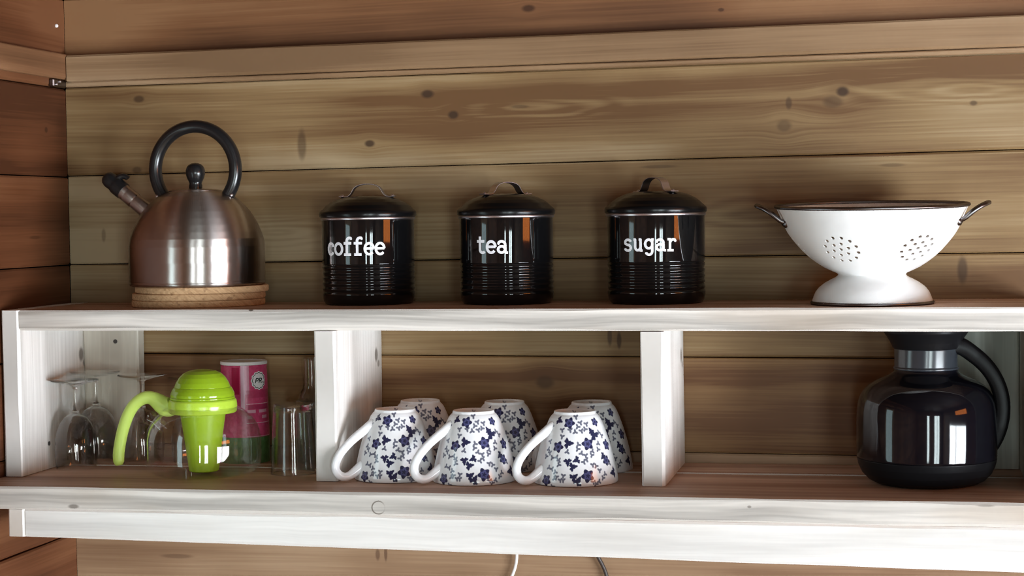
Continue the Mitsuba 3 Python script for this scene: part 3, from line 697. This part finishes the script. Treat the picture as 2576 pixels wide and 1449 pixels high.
def wrap(poly, z, depth, turn, R=.0304):
    m = trimesh.creation.extrude_polygon(poly, depth, engine='earcut')
    v, f = trimesh.remesh.subdivide_to_size(m.vertices, m.faces, .004)
    a = v[:, 0] / R
    r = R + .0002 + v[:, 2] - (v[:, 1] + z - .115) * .023
    return moved(trimesh.Trimesh(np.stack([r * np.sin(a), -r * np.cos(a), v[:, 1] + z], 1), f, process=False), c, rz=turn)


th = np.linspace(0, 2 * np.pi, 120, endpoint=False)
scal = lambda r: Polygon(np.stack([r * (1 + .05 * np.cos(12 * th)) * np.cos(th) * .95, r * (1 + .05 * np.cos(12 * th)) * np.sin(th)], 1))
BT = math.radians(20.5 + 38)
add(Q + '__badge', wrap(scal(.0118), .1085, .0003, BT), 'paper_white')
add(Q + '__badge__border', wrap(scal(.0104).difference(scal(.0096)), .1085, .0005, BT), 'print_black')
tx = meshkit.text_mesh('PR.', .0062, .0003, bold=True)
tx.apply_transform(trimesh.transformations.shear_matrix(.25, [1, 0, 0], [0, 0, 0], [0, 1, 0]))
tx.apply_translation([-tx.bounds[:, 0].mean(), .1085 - .003, 0])
a = tx.vertices[:, 0] / .0304
r = .0304 + .0006 + tx.vertices[:, 2] - (tx.vertices[:, 1] - .115) * .023
tx.vertices = np.stack([r * np.sin(a), -r * np.cos(a), tx.vertices[:, 1]], 1)
add(Q + '__badge__lettering', moved(tx, c, rz=BT), 'print_black', smooth=False)

# ------------------------------------------------------------------ glasses, upside down
def wine_glass(key, x, y, label, s=1.0, turn=0.0):
    c = (x, y, float(ZL(x)) + .0002)
    bowl = [(.0255, .0003), (.0268, .0120), (.0276, .0250), (.0270, .0370), (.0248, .0480), (.0205, .0585), (.0150, .0655), (.0085, .0695), (.0040, .0708), (0, .0709)]
    stem = [(0, .0712), (.0052, .0716), (.0040, .0735), (.0026, .0765), (.0023, .0850), (.0023, .1000), (.0030, .1045), (.0060, .1068), (.0180, .1100), (.0300, .1128), (.0306, .1136), (.0300, .1142), (.0150, .1134), (0, .1128)]
    inn = [(max(r - .0009, 0), z - (.0011 if r < .012 else .0004 if z > .03 else 0)) for r, z in bowl][::-1]
    bowl = bowl[:-1] + [(0, .0709)] + [(0, .0698)] + inn[1:] + [bowl[0]]
    k = lambda q: [(r * s, z * s) for r, z in q]
    add(key + '__bowl', lathe(k(bowl), 72, centre=c), 'glass', smooth=60)
    add(key + '__stem', lathe(k(stem), 72, centre=c), 'glass', smooth=60)
    tag(key, label, 'wine glass', 'upturned wine glasses')


wine_glass('wine_glass', .2625, -.1150, 'upturned clear wine glass nearest the left side panel')
wine_glass('wine_glass_001', .2640, -.0560, 'upturned clear wine glass behind the foremost one, its foot in front of the batten', 1.05)
wine_glass('wine_glass_002', .3310, -.0600, 'upturned clear wine glass showing above the teapot handle', 1.02)
wine_glass('wine_glass_003', .3920, -.0400, 'upturned clear wine glass mostly hidden behind the teapot', .98)


def tumbler(key, x, y, r0, r1, h, label, bottom=.008):
    c = (x, y, float(ZL(x)) + .0003)
    t = .0016
    prof = [(r0 - t, 0), (r0 - t * .4, .0), (r0, .0006), (r1, h - .003), (r1 - .001, h - .0008), (r1 - .003, h), (0, h), (0, h - bottom), (r1 - t - .002, h - bottom), (r1 - t, h - bottom - .002), (r0 - t, 0)]
    add(key, lathe(rounded(prof, .0003), 80, centre=c), 'glass', smooth=45)
    tag(key, label, 'tumbler', 'upturned tumblers')


tumbler('tumbler', .5640, -.1330, .0285, .0238, .0870, 'upturned thick-bottomed glass tumbler in front, beside the left divider')
tumbler('tumbler_001', .5700, -.0700, .0260, .0215, .0860, 'upturned glass tumbler behind the front one, in front of the tall bottle')
V = 'glass_bottle'
c = (.5545, -.0265, float(ZL(.56)) + .0003)
vo = [(.0, 0), (.0195, 0), (.0200, .0010), (.0200, .080), (.0160, .0900), (.0118, .0960), (.0112, .1000), (.0112, .1330), (.0120, .1352), (.0112, .1360), (.0098, .1352), (.0094, .1000), (.0140, .0890), (.0184, .079), (.0184, .005), (0, .005)]
add(V, lathe(rounded(vo, .0003), 64, centre=c), 'glass', smooth=45)
tag(V, 'tall narrow clear glass bottle standing behind the tumblers', 'bottle')

# ------------------------------------------------------------------ cords under the shelf
def cord(key, pts, r, mat, label):
    add(key, sweep(curve(pts, 40), ring(r, k=12), up=(0, 1, 0)), mat, smooth=60)
    tag(key, label, 'cord')


cord('power_cord', [(.823, -.030, 1.47), (.8225, -.012, 1.41), (.8215, -.008, 1.392), (.8195, -.006, 1.378), (.8145, -.006, 1.364), (.805, -.006, 1.345), (.790, -.006, 1.30), (.785, -.006, 1.20)], .0021, 'cord_white', 'thin white power cord hanging below the shelf')
cord('power_cord_001', [(.914, -.030, 1.47), (.921, -.012, 1.41), (.9275, -.008, 1.392), (.9345, -.006, 1.378), (.9385, -.006, 1.366), (.941, -.006, 1.345), (.942, -.006, 1.30), (.942, -.006, 1.20)], .0025, 'cord_dark', 'dark brown power cord hanging below the shelf, to the right of the white one')
